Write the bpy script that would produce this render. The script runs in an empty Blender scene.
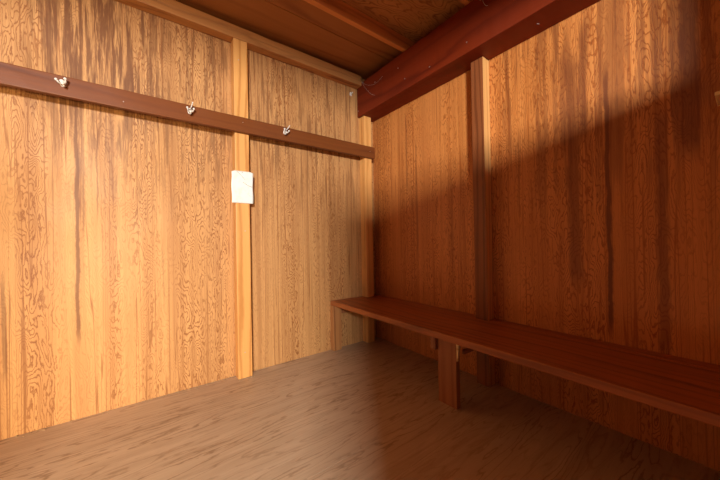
import bpy, bmesh, math, random
from mathutils import Vector, Matrix, noise as mnoise
random.seed(7)
sc = bpy.context.scene
C = sc.collection

# ------------------------------------------------------------------ camera
def make_camera():
    f, yaw, pitch, roll = 291.96, math.radians(53.298), math.radians(0.3085), math.radians(-1.027)
    F = Vector((math.cos(yaw)*math.cos(pitch), math.sin(yaw)*math.cos(pitch), math.sin(pitch)))
    R = Vector((math.sin(yaw), -math.cos(yaw), 0)); U = R.cross(F)
    R2 = R*math.cos(roll) + U*math.sin(roll); U2 = -R*math.sin(roll) + U*math.cos(roll)
    cam = bpy.data.cameras.new('camera'); o = bpy.data.objects.new('camera', cam); C.objects.link(o)
    m = Matrix((R2, U2, -F)).transposed().to_4x4(); m.translation = Vector((-2.0447, -2.4699, 1.05))
    o.matrix_world = m
    cam.sensor_width = 36; cam.lens = f/720*36; cam.clip_start = 0.02
    sc.camera = o
make_camera()

# ------------------------------------------------------------------ light and exposure
sc.view_settings.view_transform = 'Standard'; sc.view_settings.look = 'None'
sc.view_settings.gamma = 1; sc.view_settings.use_curve_mapping = False
sc.view_settings.exposure = 0.3
w = bpy.data.worlds.new('sky'); sc.world = w; w.use_nodes = True
bg = w.node_tree.nodes['Background']; bg.inputs[0].default_value = (0.80, 0.90, 1.0, 1); bg.inputs[1].default_value = 0.22

def area(name, loc, target, sx, sy, power, col, spread=180):
    l = bpy.data.lights.new(name, 'AREA'); l.shape = 'RECTANGLE'; l.size = sx; l.size_y = sy
    l.energy = power; l.color = col; l.spread = math.radians(spread)
    o = bpy.data.objects.new(name, l); C.objects.link(o); o.location = loc
    o.rotation_euler = (Vector(target)-Vector(loc)).to_track_quat('-Z', 'Y').to_euler()
area('low_sky_standin', (-3.6, -5.3, 2.22), (-.8, -1.0, 1.65), .55, .40, 320, (0.93, 0.93, 0.90))  # added area lamp outside the door wall, standing in for low sky
area('added_warm_lamp', (-2.6, -4.4, 0.7), (-2.2, 0, 0.45), 1.5, .8, 38, (1.0, 0.70, 0.34), 80)  # added warm lamp, spread narrowed to brighten the lower back wall

# ------------------------------------------------------------------ materials
class NT:
    def __init__(s, name):
        s.m = bpy.data.materials.new(name); s.m.use_nodes = True; s.t = s.m.node_tree
        s.b = s.t.nodes['Principled BSDF']
    def n(s, typ, **kw):
        x = s.t.nodes.new(typ)
        for k, v in kw.items(): setattr(x, k, v)
        return x
    def l(s, a, b): s.t.links.new(a, b)
    def val(s, sock, v):
        if hasattr(v, 'links') or hasattr(v, 'is_linked'): s.l(v, sock)
        else: sock.default_value = v
    def math(s, op, a, b=0.0, c=None, clamp=False):
        x = s.n('ShaderNodeMath', operation=op); x.use_clamp = clamp
        s.val(x.inputs[0], a); s.val(x.inputs[1], b)
        if c is not None: s.val(x.inputs[2], c)
        return x.outputs[0]
    def mapr(s, v, a, b, c=0.0, d=1.0):
        x = s.n('ShaderNodeMapRange'); x.interpolation_type = 'SMOOTHSTEP'
        s.l(v, x.inputs[0])
        for i, q in enumerate((a, b, c, d)): x.inputs[1+i].default_value = q
        return x.outputs[0]
    def comb(s, x, y, z):
        c = s.n('ShaderNodeCombineXYZ')
        for i, q in enumerate((x, y, z)): s.val(c.inputs[i], q)
        return c.outputs[0]
    def noise(s, vec, scale=1, detail=3, rough=.55, dist=0):
        x = s.n('ShaderNodeTexNoise'); s.l(vec, x.inputs['Vector'])
        x.inputs['Scale'].default_value = scale; x.inputs['Detail'].default_value = detail
        x.inputs['Roughness'].default_value = rough; x.inputs['Distortion'].default_value = dist
        return x.outputs[0]
    def mix(s, f, a, b, mode='MIX'):
        x = s.n('ShaderNodeMix', data_type='RGBA', blend_type=mode)
        s.val(x.inputs[0], f)
        for sock, q in ((x.inputs[6], a), (x.inputs[7], b)):
            if isinstance(q, tuple): sock.default_value = (*q, 1)
            else: s.l(q, sock)
        return x.outputs[2]

def smooth_noise_seed(k): return 13.7*k

def wood(name, across, along, light, dark, rings=18, us=4.0, vs=.8, tilt=5.0, linew=.5, streak=.35,
         rough=(.42, .6), bump=.25, seed=1, fine=.35, stains=(), topstain=None, stain_col=(.10, .03, .012), spec=.5, wear=None, third=None, jf=(38, 15), colk=0.0):
    """across / along: 'X','Y','Z' object axes. The figure of the veneer runs along `along`."""
    t = NT(name)
    tc = t.n('ShaderNodeTexCoord'); sp = t.n('ShaderNodeSeparateXYZ'); t.l(tc.outputs['Object'], sp.inputs[0])
    ax = {a: sp.outputs[i] for i, a in enumerate('XYZ')}
    u, v = ax[across], ax[along]
    w3 = ax[[a for a in 'XYZ' if a not in (across, along)][0]]
    sd = smooth_noise_seed(seed)
    ww = t.math('ADD', t.math('MULTIPLY', w3, us if third is None else third), sd)
    # slow wander of the grain
    wob = t.noise(t.comb(t.math('MULTIPLY', u, 1.5), t.math('MULTIPLY', v, .7), ww), 1, 2)
    field = t.noise(t.comb(t.math('MULTIPLY', u, us), t.math('MULTIPLY', v, vs), ww), 1, 2.5, .5, .25)
    jit = t.noise(t.comb(t.math('MULTIPLY', u, jf[0]), t.math('MULTIPLY', v, jf[1]), ww), 1, 3, .6)
    h = t.math('ADD', t.math('MULTIPLY', field, rings), t.math('MULTIPLY', u, tilt))
    h = t.math('ADD', h, t.math('MULTIPLY', jit, fine))
    h = t.math('ADD', h, t.math('MULTIPLY', wob, 3))
    fr = t.math('PINGPONG', h, 1.0)
    line = t.mapr(fr, 1-linew, 1.0)
    # straighter and plainer strips between the cathedral figures
    plain = t.noise(t.comb(t.math('MULTIPLY', u, 7), t.math('MULTIPLY', v, .22), ww), 1, 2)
    amp = t.mapr(plain, .36, .6, .25, 1.0)
    line = t.math('MULTIPLY', line, amp)
    st = t.noise(t.comb(t.math('MULTIPLY', u, 22), t.math('MULTIPLY', v, .35), ww), 1, 3, .6)
    stv = t.mapr(st, .35, .7)
    fib = t.noise(t.comb(t.math('MULTIPLY', u, 160), t.math('MULTIPLY', v, 6), ww), 1, 2, .6)
    mid = tuple(a*.6+b*.4 for a, b in zip(light, dark))
    base = t.mix(t.math('MULTIPLY', stv, streak*1.6), light, mid)
    base = t.mix(t.math('MULTIPLY', t.mapr(fib, .4, .75), .3), base, mid)
    col = t.mix(line, base, dark)
    rd = t.noise(t.comb(t.math('MULTIPLY', u, us*1.6), t.math('MULTIPLY', v, .16), t.math('ADD', ww, 3.3)), 1, 2, .6)
    rl = t.math('PINGPONG', t.math('MULTIPLY', rd, 7.0), .5)
    rl = t.mapr(rl, 0.0, .09, 1, 0)
    col = t.mix(t.math('MULTIPLY', rl, colk), col, dark)
    blot = t.noise(t.comb(t.math('MULTIPLY', u, 2.2), t.math('MULTIPLY', v, 1.1), ww), 1, 3)
    col = t.mix(t.math('MULTIPLY', t.mapr(blot, .45, .75), .35), col, mid)
    def put(mask, k, c=stain_col):
        nonlocal col
        col = t.mix(t.math('MULTIPLY', mask, k), col, c)
    if topstain:                                     # rain runs below the roof line
        for (u0, u1, v0, v1, k, lo, fs) in topstain:
            r = t.noise(t.comb(t.math('MULTIPLY', u, fs), t.math('MULTIPLY', v, fs*.05), t.math('ADD', ww, u0)), 1, 4, .7, .25)
            m = t.mapr(r, lo, lo+.10)
            m = t.math('MULTIPLY', m, t.math('MULTIPLY', t.mapr(u, u0-.12, u0+.12), t.mapr(u, u1-.12, u1+.12, 1, 0)))
            edge = t.math('ADD', v, t.math('MULTIPLY', t.math('SUBTRACT', r, .5), 1.6))
            m = t.math('MULTIPLY', m, t.mapr(edge, v0, v1))
            put(m, k)
    for (u0, wd, v0, v1, k) in stains:               # single long drips
        wv = t.noise(t.comb(0.0, t.math('MULTIPLY', v, 3), u0*9), 1, 5, .65)
        d = t.math('ABSOLUTE', t.math('ADD', t.math('SUBTRACT', u, u0), t.math('MULTIPLY', t.math('SUBTRACT', wv, .5), .04)))
        rg = t.noise(t.comb(t.math('MULTIPLY', u, 90), t.math('MULTIPLY', v, 9), u0), 1, 3)
        d = t.math('ADD', d, t.math('MULTIPLY', t.math('SUBTRACT', rg, .5), wd*1.1))
        m = t.mapr(d, wd*.35, wd, 1, 0)
        m = t.math('MULTIPLY', m, t.math('MULTIPLY', t.mapr(v, v0-.05, v0+.12), t.mapr(v, v1-.12, v1+.05, 1, 0)))
        put(m, k)
    if wear:                                         # scuffs in the floor varnish
        wcol, k = wear
        r = t.noise(t.comb(t.math('MULTIPLY', u, 13), t.math('MULTIPLY', v, 1.3), ww), 1, 6, .75, .8)
        put(t.mapr(r, .5, .68), k, wcol)
        r = t.noise(t.comb(t.math('MULTIPLY', u, 22), t.math('MULTIPLY', v, 1.8), t.math('ADD', ww, 5.0)), 1, 5, .7, .6)
        put(t.mapr(r, .5, .78), .4, stain_col)
    t.l(col, t.b.inputs['Base Color'])
    t.l(t.mapr(blot, .3, .7, rough[0], rough[1]), t.b.inputs['Roughness'])
    t.b.inputs['Specular IOR Level'].default_value = spec
    bp = t.n('ShaderNodeBump'); bp.inputs['Strength'].default_value = bump; bp.inputs['Distance'].default_value = .002
    t.l(t.math('SUBTRACT', t.math('MULTIPLY', fib, .6), t.math('MULTIPLY', line, .6)), bp.inputs['Height'])
    t.l(bp.outputs[0], t.b.inputs['Normal'])
    return t.m

def plain(name, col, rough=.5, metal=0, spot=None, scale=60):
    t = NT(name); t.b.inputs['Roughness'].default_value = rough; t.b.inputs['Metallic'].default_value = metal
    tc = t.n('ShaderNodeTexCoord'); nz = t.noise(tc.outputs['Object'], scale, 4, .6)
    t.l(t.mix(t.mapr(nz, .45, .7), col, spot or tuple(c*.75 for c in col)), t.b.inputs['Base Color'])
    return t.m

PLY_L, PLY_D = (.61, .315, .115), (.25, .080, .018)
FIG = dict(rings=52, us=10, vs=2.1, tilt=7, fine=3.0, jf=(75, 26), linew=.52, streak=.6, colk=.75)
M_A = wood('fir plywood of the wall with the rail', 'X', 'Z', PLY_L, PLY_D, **FIG, seed=1, rough=(.5, .66), spec=.4,
           topstain=[(-2.55, -1.95, 1.65, 2.2, .9, .46, 34), (-2.5, -.2, 1.2, 2.0, .6, .49, 38)],
           stains=[(-2.365, .013, .45, 2.3, .85), (-2.335, .008, 1.1, 2.2, .5), (-2.43, .006, 1.68, 2.0, .8), (-2.475, .02, 1.9, 2.9, .7),
                   (-2.662, .012, .3, .9, .6), (-2.27, .006, 1.2, 2.1, .5), (-1.93, .008, .6, 1.1, .3), (-.56, .006, 1.3, 2.0, .6)], stain_col=(.17, .060, .018))
M_B = wood('fir plywood of the wall with the bench', 'Y', 'Z', (.68, .262, .066), (.33, .085, .014), **FIG, seed=4, rough=(.4, .58),
           topstain=[(-2.7, -1.35, .9, 1.9, .5, .50, 14), (-2.45, -1.5, 1.5, 2.2, .6, .52, 22)],
           stains=[(-1.85, .045, .75, 2.15, .6), (-1.90, .03, 1.6, 2.3, .7), (-1.80, .025, 1.55, 2.2, .6), (-1.76, .02, 1.3, 2.5, .35), (-2.005, .016, .5, 2.0, .9), (-1.97, .02, 1.2, 2.1, .35), (-2.21, .03, .45, 1.7, .55), (-2.31, .045, 1.4, 2.7, .8),
                   (-.5, .012, 1.5, 2.3, .45), (-.62, .015, .9, 2.0, .35), (-1.0, .02, .5, 1.6, .2)], stain_col=(.17, .045, .014))
M_HID = wood('fir plywood of the walls beside the door', 'Y', 'Z', (.56, .29, .115), (.27, .10, .032), rings=22, us=5, vs=.8, seed=6)
M_CEIL = wood('rough roof plywood', 'Y', 'X', (.56, .26, .08), (.25, .08, .02), rings=34, us=7, vs=2.0, tilt=4, seed=9, bump=.5, rough=(.6, .8))
M_FLOOR = wood('worn plywood floor', 'Y', 'X', (.54, .375, .24), (.28, .165, .09), rings=26, us=8, vs=1.0, tilt=6, seed=12, rough=(.30, .5), streak=.4, fine=1.5, linew=.35,
               wear=((.62, .44, .29), .5), stain_col=(.16, .075, .035), bump=.35)
M_STUD = wood('clear pine stud', 'X', 'Z', (.80, .40, .12), (.56, .23, .055), rings=4, us=6, vs=.5, tilt=30, seed=15, fine=.3, rough=(.4, .5), third=20,
              stains=[(-1.42, .012, 1.93, 2.03, .0)])
M_LIT_EDGE = wood('lit post edge', 'X', 'Z', (.78, .42, .14), (.5, .22, .06), rings=3, us=9, vs=.5, tilt=40, seed=33, third=8)  # pale side of the wall post, light painted into the colour
M_STUDB = wood('shaded post timber', 'Y', 'Z', (.28, .085, .024), (.16, .042, .010), rings=5, us=6, vs=.5, tilt=45, seed=17, third=20)  # front of the same post, darkened to carry its shade
M_PLATE = wood('rough pine top plate', 'Z', 'X', (.54, .24, .07), (.24, .075, .02), rings=8, us=9, vs=1.2, tilt=30, seed=19, third=9, rough=(.5, .7))
M_RAFT = wood('roof rafter timber', 'Z', 'X', (.74, .30, .085), (.36, .10, .025), rings=6, us=9, vs=.8, tilt=30, seed=21, third=9, rough=(.5, .7))
M_RED = wood('dark red stained beam', 'Z', 'Y', (.20, .026, .006), (.12, .014, .004), rings=6, us=5, vs=.6, tilt=14, seed=23, third=5, spec=.2, rough=(.45, .65))
M_RAIL = wood('dark red brown stained rail', 'Z', 'X', (.19, .054, .012), (.10, .024, .006), rings=4, us=8, vs=.6, tilt=22, seed=25, third=8, spec=.25, rough=(.35, .5))
M_BENCH = wood('red brown bench boards', 'X', 'Y', (.42, .125, .030), (.20, .048, .011), rings=6, us=6, vs=.6, tilt=26, seed=27, third=12, rough=(.36, .5),
               wear=((.34, .15, .075), .25), stain_col=(.08, .022, .012))
M_BLEG = wood('red brown bench legs', 'Y', 'Z', (.40, .15, .055), (.20, .06, .022), rings=5, us=7, vs=.6, tilt=26, seed=29, third=12)
M_WHITE = plain('chipped white enamel', (.80, .76, .70), .35, 0, (.45, .40, .34), 90)
M_WEB = plain('cobweb silk', (.55, .48, .42), .8)
M_NAIL = plain('galvanised nail', (.55, .52, .50), .4, .8)
M_CRUMB = plain('pale crumbs', (.50, .33, .18), .8, 0, (.30, .18, .09), 120)
M_GROUND = plain('packed earth', (.34, .26, .18), .9, 0, (.22, .17, .12), 3)
M_CHIP = wood('pale split wood', 'Z', 'Y', (.92, .68, .34), (.7, .42, .15), rings=4, us=8, vs=.8, tilt=40, seed=31)

def paper_mat():
    t = NT('weathered white notice paper'); t.b.inputs['Roughness'].default_value = .6
    tc = t.n('ShaderNodeTexCoord'); nz = t.noise(tc.outputs['Object'], 18, 4, .6)
    t.l(t.mix(t.mapr(nz, .45, .75), (.84, .84, .79), (.72, .70, .62)), t.b.inputs['Base Color'])
    return t.m
M_PAPER = paper_mat()
M_CREASE = plain('brown crease line', (.25, .20, .16), .8)

# ------------------------------------------------------------------ mesh helpers
def bx(bm, x0, x1, y0, y1, z0, z1, bev=0.0, mat=None):
    t = bmesh.new()
    r = bmesh.ops.create_cube(t, size=1)
    for v in r['verts']:
        v.co = Vector((x0+(v.co.x+.5)*(x1-x0), y0+(v.co.y+.5)*(y1-y0), z0+(v.co.z+.5)*(z1-z0)))
    if bev: bmesh.ops.bevel(t, geom=t.edges[:], offset=bev, segments=2, affect='EDGES', profile=.6)
    if mat: bmesh.ops.transform(t, matrix=mat, verts=t.verts[:])
    me = bpy.data.meshes.new('tmp'); t.to_mesh(me); t.free(); bm.from_mesh(me); bpy.data.meshes.remove(me)

def tube(bm, pts, rad, seg=10, caps=True):
    pts = [Vector(p) for p in pts]; rings = []
    if not hasattr(rad, '__len__'): rad = [rad]*len(pts)
    ref = Vector((0.13, 0.27, 0.95)).normalized()
    for i, p in enumerate(pts):
        d = (pts[min(i+1, len(pts)-1)]-pts[max(i-1, 0)]).normalized()
        a = d.cross(ref)
        if a.length < .1: a = d.cross(Vector((1, 0, 0)))
        a.normalize(); b = d.cross(a)
        rings.append([bm.verts.new(p+(a*math.cos(k*2*math.pi/seg)+b*math.sin(k*2*math.pi/seg))*rad[i]) for k in range(seg)])
    for i in range(len(rings)-1):
        for k in range(seg):
            bm.faces.new((rings[i][k], rings[i][(k+1) % seg], rings[i+1][(k+1) % seg], rings[i+1][k]))
    if caps:
        bm.faces.new(rings[0][::-1]); bm.faces.new(rings[-1])

def ball(bm, c, r, sc_=(1, 1, 1), seg=14):
    m = Matrix.Translation(c) @ Matrix.Diagonal((*sc_, 1))
    bmesh.ops.create_uvsphere(bm, u_segments=seg, v_segments=seg//2+2, radius=r, matrix=m)

def obj(name, bm, mat, parent=None, smooth=False):
    bmesh.ops.recalc_face_normals(bm, faces=bm.faces[:])
    me = bpy.data.meshes.new(name); bm.to_mesh(me); bm.free()
    me.materials.append(mat)
    if smooth:
        for p in me.polygons: p.use_smooth = True
    o = bpy.data.objects.new(name, me); C.objects.link(o)
    if parent: o.parent = parent; o.matrix_parent_inverse = Matrix.Identity(4)
    return o

def tag(o, label, cat, group=None, kind=None):
    if label: o['label'] = label
    if cat: o['category'] = cat
    if group: o['group'] = group
    if kind: o['kind'] = kind
    return o

def thing(name, label, cat, loc=(0, 0, 0), group=None):
    o = bpy.data.objects.new(name, None); C.objects.link(o); o.location = loc; o.empty_display_size = .05
    return tag(o, label, cat, group)

def box_obj(name, x0, x1, y0, y1, z0, z1, mat, parent=None, bev=.002):
    bm = bmesh.new(); bx(bm, x0, x1, y0, y1, z0, z1, bev); return obj(name, bm, mat, parent)

def timber(name, x0, x1, y0, y1, z0, z1, mat, bev=.003, rough=.0, axis=0, parent=None, n=40):
    """A sawn timber: a bevelled box cut along its length with slightly uneven faces."""
    bm = bmesh.new(); bx(bm, x0, x1, y0, y1, z0, z1, bev)
    lo = (x0, y0, z0)[axis]; hi = (x1, y1, z1)[axis]
    for i in range(1, n):
        co = [0, 0, 0]; co[axis] = lo+(hi-lo)*i/n; no = [0, 0, 0]; no[axis] = 1
        bmesh.ops.bisect_plane(bm, geom=bm.verts[:]+bm.edges[:]+bm.faces[:], plane_co=co, plane_no=no)
    if rough:
        c = Vector(((x0+x1)/2, (y0+y1)/2, (z0+z1)/2))
        for v in bm.verts:
            d = v.co-c; q = v.co*1.0; q[axis] *= 3
            k = mnoise.noise(q*4+Vector((x0, y1, z0)))*rough
            for a in range(3):
                if a != axis: v.co[a] -= abs(k)*(1 if d[a] > 0 else -1)
    return obj(name, bm, mat, parent)

def struct(o): o['kind'] = 'structure'; return o

# ------------------------------------------------------------------ the setting
X0, Y0, ZC = -5.60, -3.0, 2.81          # left wall, door wall, roof boards
G = .0004
bm = bmesh.new()                         # back wall: plywood sheets, joints behind the studs and at the left
for a, b in ((X0-.1, -2.642), (-2.642, -1.412), (-1.410, .0)):
    bx(bm, a, b-G, 0, .012, 0.0, ZC-.002, .0003)
bx(bm, X0-.1, .14, .012, .10, -.1, ZC-.002)
struct(obj('wall_back', bm, M_A))
bm = bmesh.new()
for a, b in ((-1.30, .012), (-2.52, -1.303), (Y0-.1, -2.523)):
    bx(bm, 0, .012, a, b-G, 0.004, ZC-.002, .0012)
bx(bm, .012, .10, Y0-.1, .012, -.1, ZC-.002)
struct(obj('wall_right', bm, M_B))
bm = bmesh.new(); bx(bm, X0-.10, X0, Y0-.1, .0, -.1, ZC-.002); struct(obj('wall_left', bm, M_HID))
JX = -2.27; DX = -3.20; HX = -.89; HZ = 1.90         # door jamb, end and height of the half wall
bm = bmesh.new()                         # door wall: doorway between half-height panels, full panel at right, header
bx(bm, X0, X0+.12, Y0-.05, Y0, -.1, ZC-.002)
bx(bm, JX, HX, Y0-.05, Y0, -.1, HZ); bx(bm, X0+.12, DX, Y0-.05, Y0, -.1, HZ)
bx(bm, HX, 0, Y0-.05, Y0, -.1, ZC-.002)
bx(bm, JX, HX, Y0-.05, Y0, 2.37, ZC-.002); bx(bm, X0+.12, JX, Y0-.05, Y0, 2.37, ZC-.002)
struct(obj('wall_front', bm, wood('door wall plywood', 'X', 'Z', (.56, .29, .115), (.27, .10, .032), rings=22, us=5, vs=.8, seed=7)))
SEAM = -1.275
bm = bmesh.new()
bx(bm, X0, 0, SEAM, 0, -.03, 0, .0008)
bx(bm, X0, 0, Y0, SEAM-.001, -.036, -.0004, .0004)
struct(obj('floor', bm, M_FLOOR))
bm = bmesh.new(); bx(bm, X0-.4, .5, Y0-.5, .3, ZC, ZC+.02); struct(obj('ceiling', bm, M_CEIL))
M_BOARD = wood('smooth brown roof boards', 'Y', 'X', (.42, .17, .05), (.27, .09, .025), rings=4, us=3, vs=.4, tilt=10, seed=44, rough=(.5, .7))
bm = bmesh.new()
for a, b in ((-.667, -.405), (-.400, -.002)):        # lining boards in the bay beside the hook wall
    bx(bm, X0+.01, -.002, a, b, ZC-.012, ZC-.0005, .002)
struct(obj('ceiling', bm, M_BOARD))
bm = bmesh.new(); bx(bm, -30, 30, -40, Y0-.05, -.25, -.12); struct(obj('ground', bm, M_GROUND))

# ------------------------------------------------------------------ timbers of the frame
PY = -.089
plate = thing('top_plate', 'rough orange-brown timber along the top of the wall with the white hooks', 'beam', (0, 0, 2.65))
def under(parent, o):
    o.parent = parent; o.matrix_parent_inverse = Matrix.Translation(-parent.location); return o
under(plate, timber('lower_board', X0, -.213, PY, -.001, 2.655, 2.706, M_PLATE, .003, .002, 0))
under(plate, timber('upper_board', X0, -.213, PY+.004, -.001, 2.707, 2.76, M_PLATE, .003, .003, 0))

stud = thing('wall_stud', 'pale pine stud with the white paper pinned to it, running floor to roof', 'post', (-1.41, -.045, 0))
under(stud, timber('stud_board', -1.462, -1.356, PY, -.001, .001, 2.653, M_STUD, .003, .001, 2))
t2 = thing('wall_stud', 'pine stud standing in the corner behind the end of the bench', 'post', (-.145, -.045, 0))
under(t2, timber('stud_board', -.19, -.098, PY, -.001, .001, 2.354, M_STUD, .003, .001, 2))
def nails(parent, pts, axis, name='nail', r=.004):
    for p in pts:
        bm = bmesh.new(); d = Vector((0, -1, 0)) if axis == 'y' else Vector((-1, 0, 0))
        tube(bm, [Vector(p)-d*.003, Vector(p)+d*.0012, Vector(p)+d*.0018], [r, r, r*.6], 10)
        under(parent, obj(name, bm, M_NAIL))
nails(stud, [(-1.425, PY, 2.49), (-1.395, PY, 1.15), (-1.41, PY, .20)], 'y')

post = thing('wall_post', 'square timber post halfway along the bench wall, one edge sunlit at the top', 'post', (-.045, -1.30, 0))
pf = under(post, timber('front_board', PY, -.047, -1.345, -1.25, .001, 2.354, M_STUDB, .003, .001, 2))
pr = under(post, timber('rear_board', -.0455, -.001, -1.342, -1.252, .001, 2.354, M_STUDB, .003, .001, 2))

for o in (pf, pr):                       # side towards the doorway takes the pale colour, its light painted in
    o.data.materials.append(M_LIT_EDGE)
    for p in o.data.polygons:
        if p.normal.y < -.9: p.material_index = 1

beam = thing('ceiling_beam', 'massive dark red timber beam above the bench wall', 'beam', (-.1, -1.5, 2.356))
under(beam, timber('beam_timber', -.212, -.001, Y0+.002, -.001, 2.356, 2.692, M_RED, .006, .006, 1, n=70))
nails(beam, [(-.212, -.02, 2.42), (-.212, -.70, 2.45), (-.212, -.97, 2.42), (-.212, -1.30, 2.43), (-.212, -.62, 2.58), (-.212, -.3, 2.6)], 'x', r=.005)

rafters = [(-.71, 'orange-brown rafter nearest the wall with the white hooks'), (-1.325, 'second rafter out from the wall with the white hooks, ending high above the beam')]
for y, lab in rafters:
    o = timber('rafter', X0-.3, .0, y, y+.04, 2.698, ZC-.001, M_RAFT, .003, .002, 0)
    tag(o, lab, 'rafter', 'roof rafters')

# hook rail
RY0, RY1, RZ0, RZ1 = -.127, -.0895, 1.914, 2.031
rail = thing('hook_rail', 'long dark red-brown board nailed across the studs, carrying three white hooks', 'rail', (-1.6, -.11, 1.914))
under(rail, timber('rail_board', X0, -.083, RY0, RY1, RZ0, RZ1, M_RAIL, .004, .002, 0, n=70))
nails(rail, [(-2.13, RY0, 1.955), (-1.41, RY0, 1.99), (-.15, RY0, 1.98)], 'y', r=.003)

# coat hooks: oval plate, curved upper prong with a knob, two short lower prongs
def coat_hook(x, label, lean=0.0, upper=True):
    h = thing('coat_hook', label, 'hook', (x, RY0-.001, 1.985), 'white coat hooks on the rail')
    bm = bmesh.new(); ball(bm, (0, -.002, 0), .013, (1.0, .30, 1.5), 16); obj('back_plate', bm, M_WHITE, h, True)
    for s in (-1, 1):
        bm = bmesh.new()
        pts = [(0, -.004, -.004), (s*.006, -.016, -.009), (s*.013, -.026, -.004), (s*.017, -.030, .008)]
        tube(bm, pts, [.005, .0045, .004, .0035], 10); ball(bm, pts[-1], .0065)
        obj('lower_prong', bm, M_WHITE, h, True)
    bm = bmesh.new()
    pts = [(0, -.004, -.010), (0, -.014, -.020), (0, -.026, -.022), (0, -.034, -.014)]
    tube(bm, pts, [.0055, .005, .0045, .004], 10); ball(bm, pts[-1], .007)
    obj('knob_prong', bm, M_WHITE, h, True)
    if upper:
        bm = bmesh.new()
        pts = [(0, -.004, .008), (.004, -.016, .018), (.008, -.026, .030), (.011, -.033, .044)]
        tube(bm, pts, [.004, .0035, .003, .0028], 10); ball(bm, pts[-1], .0042)
        obj('upper_prong', bm, M_WHITE, h, True)
    sm = bmesh.new(); ball(sm, (.0, -.0028, .014), .0022, (1, .6, 1)); obj('screw', sm, M_NAIL, h, True)
    h.rotation_euler = (0, lean, 0); h.scale = (1.15, 1.15, 1.15)
    return h
coat_hook(-2.400, 'white coat hook with no long prong, leftmost on the dark rail', -.35, False)
coat_hook(-1.767, 'white coat hook with upright prong, on the rail left of the pine stud', .0)
coat_hook(-1.069, 'white coat hook on the rail right of the pine stud', .25)

# paper notice pinned to the stud
def notice():
    t = thing('paper_notice', 'creased white paper notice pinned to the pine stud below the rail', 'paper', (-1.412, PY-.002, 1.492))
    bm = bmesh.new(); nx, nz = 14, 20; W, H = .160, .250; rows = []
    def surf(a, b):
        y = -.003-.004*math.cos(b*7+a*2)*.4-.012*max(0, abs(a-.5)*2-.7)**1.5-.010*max(0, b-.86)*6*(a-.3)
        return y
    for j in range(nz+1):
        row = []
        for i in range(nx+1):
            a, b = i/nx, j/nz
            top = 0
            if a > .86 and b > .9: top = (a-.86)*.06*(b-.9)*10
            if a < .12 and b > .9: top = (.12-a)*.10*(b-.9)*10
            row.append(bm.verts.new(((a-.5)*W+.002*math.sin(b*9)*(1 if a in (0, 1) else 0), surf(a, b), (b-.5)*H-top)))
        rows.append(row)
    for j in range(nz):
        for i in range(nx): bm.faces.new((rows[j][i], rows[j][i+1], rows[j+1][i+1], rows[j+1][i]))
    o = obj('sheet', bm, M_PAPER, t, True)
    md = o.modifiers.new('thickness', 'SOLIDIFY'); md.thickness = .0008
    def line(name, ab, r):
        bm = bmesh.new(); pts = []
        for k in range(13):
            q = k/12*(len(ab)-1); i = min(int(q), len(ab)-2); f = q-i
            a = ab[i][0]*(1-f)+ab[i+1][0]*f; b = ab[i][1]*(1-f)+ab[i+1][1]*f
            pts.append(((a-.5)*W, surf(a, b)-.0012, (b-.5)*H))
        tube(bm, pts, r, 6); obj(name, bm, M_CREASE, t)
    line('crease', [(.27, .97), (.45, .86), (.62, .74)], .0011)
    line('crease', [(.52, .66), (.72, .58), (.97, .52)], .0012)
    line('crease', [(.80, .25), (.95, .22)], .0005)
    bm = bmesh.new(); ball(bm, (.0, surf(.5, .96)-.001, .116), .004, (1, .5, 1)); obj('pin', bm, M_NAIL, t, True)
notice()

M_ENDLEG = wood('plain brown bench end leg', 'X', 'Z', (.50, .22, .075), (.26, .09, .025), rings=4, us=8, vs=.6, tilt=30, seed=41, third=9)
# ------------------------------------------------------------------ bench
BZ0, BZ1, BX = .436, .478, -.580
bench = thing('bench', 'long red-brown built-in plank bench along the right wall', 'bench', (-.3, -1.5, 0))
under(bench, timber('seat_board', BX, -.300, Y0+.003, -.003, BZ0, BZ1, M_BENCH, .004, .002, 1, n=70))
under(bench, timber('seat_board', -.296, -.092, Y0+.003, -.003, BZ0, BZ1-.003, M_BENCH, .004, .002, 1, n=70))
def filler(a, b):
    under(bench, timber('seat_board_filler', -.0915, -.002, a, b, BZ0, BZ1-.003, M_BENCH, .003, .001, 1))
filler(Y0+.003, -1.347); filler(-1.248, -.003)
under(bench, timber('leg', -.500, -.462, -1.368, -1.228, .001, .4345, M_BLEG, .003, .001, 2))
under(bench, timber('leg', -.582, -.492, -.060, -.001, .001, .4345, M_ENDLEG, .003, .001, 2))
under(bench, timber('bearer', -.490, -.192, -.042, -.001, .345, .4345, M_BLEG, .002, .001, 0))
under(bench, timber('bearer', -.520, -.092, -1.226, -1.186, .335, .4345, M_BLEG, .002, .001, 0))
under(bench, timber('leg', -.500, -.462, -2.86, -2.72, -.005, .4345, M_BLEG, .003, .001, 2))
# diagonal brace from the leg up to the bearer
bm = bmesh.new()
bx(bm, -.500, -.486, -1.392, -1.369, .300, .425, .003)
for v in bm.verts:
    if v.co.z < .31: v.co.y = -1.372+(v.co.y+1.372)*.25
under(bench, obj('brace_block', bm, M_CHIP))
under(bench, timber('stretcher', -.449, -.092, -1.392, -1.374, .335, .362, M_BLEG, .002, .001, 0, n=12))

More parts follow.
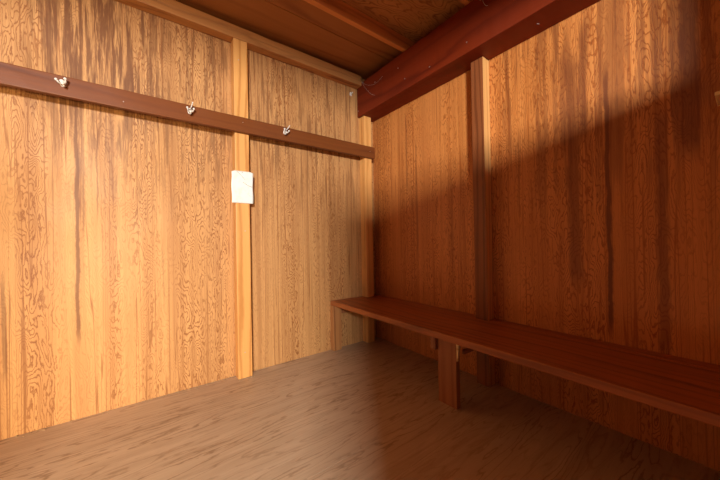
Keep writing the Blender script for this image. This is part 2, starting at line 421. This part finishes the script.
# pale batten at the right edge of the view
bm = bmesh.new(); bx(bm, -.17, -.002, -2.47, -2.388, 1.617, 1.634, .005)
o = obj('wooden_peg', bm, M_CHIP); tag(o, 'small pale wooden peg sticking out at the right edge, high on the bench wall', 'peg')

# ------------------------------------------------------------------ cobwebs and crumbs
def web(name, strands, label):
    t = thing(name, label, 'cobweb', strands[0][0])
    for s in strands:
        bm = bmesh.new(); pts = []
        a, b, sag = Vector(s[0]), Vector(s[1]), s[2]
        for k in range(17):
            f = k/16; p = a.lerp(b, f); p.z -= sag*4*f*(1-f)
            p += Vector((mnoise.noise(p*30), mnoise.noise(p*30+Vector((5, 0, 0))), mnoise.noise(p*30+Vector((0, 7, 0)))))*.006*math.sin(f*math.pi)
            pts.append(p)
        tube(bm, pts, .0009, 5); under(t, obj('strand', bm, M_WEB))
web('cobweb', [((-.212, -.09, 2.70), (-.218, -.42, 2.60), .06), ((-.212, -.09, 2.70), (-.218, -.30, 2.47), .03)],
    'thin cobweb strands hanging across the far end of the dark red beam')
web('cobweb', [((-.214, -1.40, 2.66), (-.10, -1.72, 2.35), .03), ((-.214, -1.46, 2.58), (-.214, -1.40, 2.70), .02)], 'thin cobweb strands on the beam above the wall post')
bm = bmesh.new()
for k in range(9):
    ball(bm, (-.292+random.uniform(-.014, .014), -.010+random.uniform(-.004, .004), 2.585+random.uniform(-.02, .02)), random.uniform(.006, .012), (1, .7, 1), 8)
o = obj('spider_cocoon', bm, plain('cocoon silk', (.85, .78, .68), .8), None, True); tag(o, 'whitish fuzzy cocoon clump on the wall under the end of the top plate', 'cocoon')
bm = bmesh.new()
for k in range(110):
    cl = random.choice([-2.3, -1.95, -1.72, -1.5, -1.38, -1.32, -1.9, -2.5, -1.6])
    x = cl+random.gauss(0, .07)
    y = -.008-abs(random.gauss(0, .012))
    if -1.47 < x < -1.34: y -= PY*-1
    if x < X0+.05: continue
    r = random.uniform(.0015, .0045)
    bx(bm, -r, r, -r*.8, r*.8, 0, r, 0, Matrix.Translation((x, y, .0005)) @ Matrix.Rotation(random.random()*3, 4, 'Z'))
o = obj('crumbs', bm, M_CRUMB); tag(o, 'pale crumbs and flakes swept against the foot of the hook wall', 'debris', None, 'stuff')
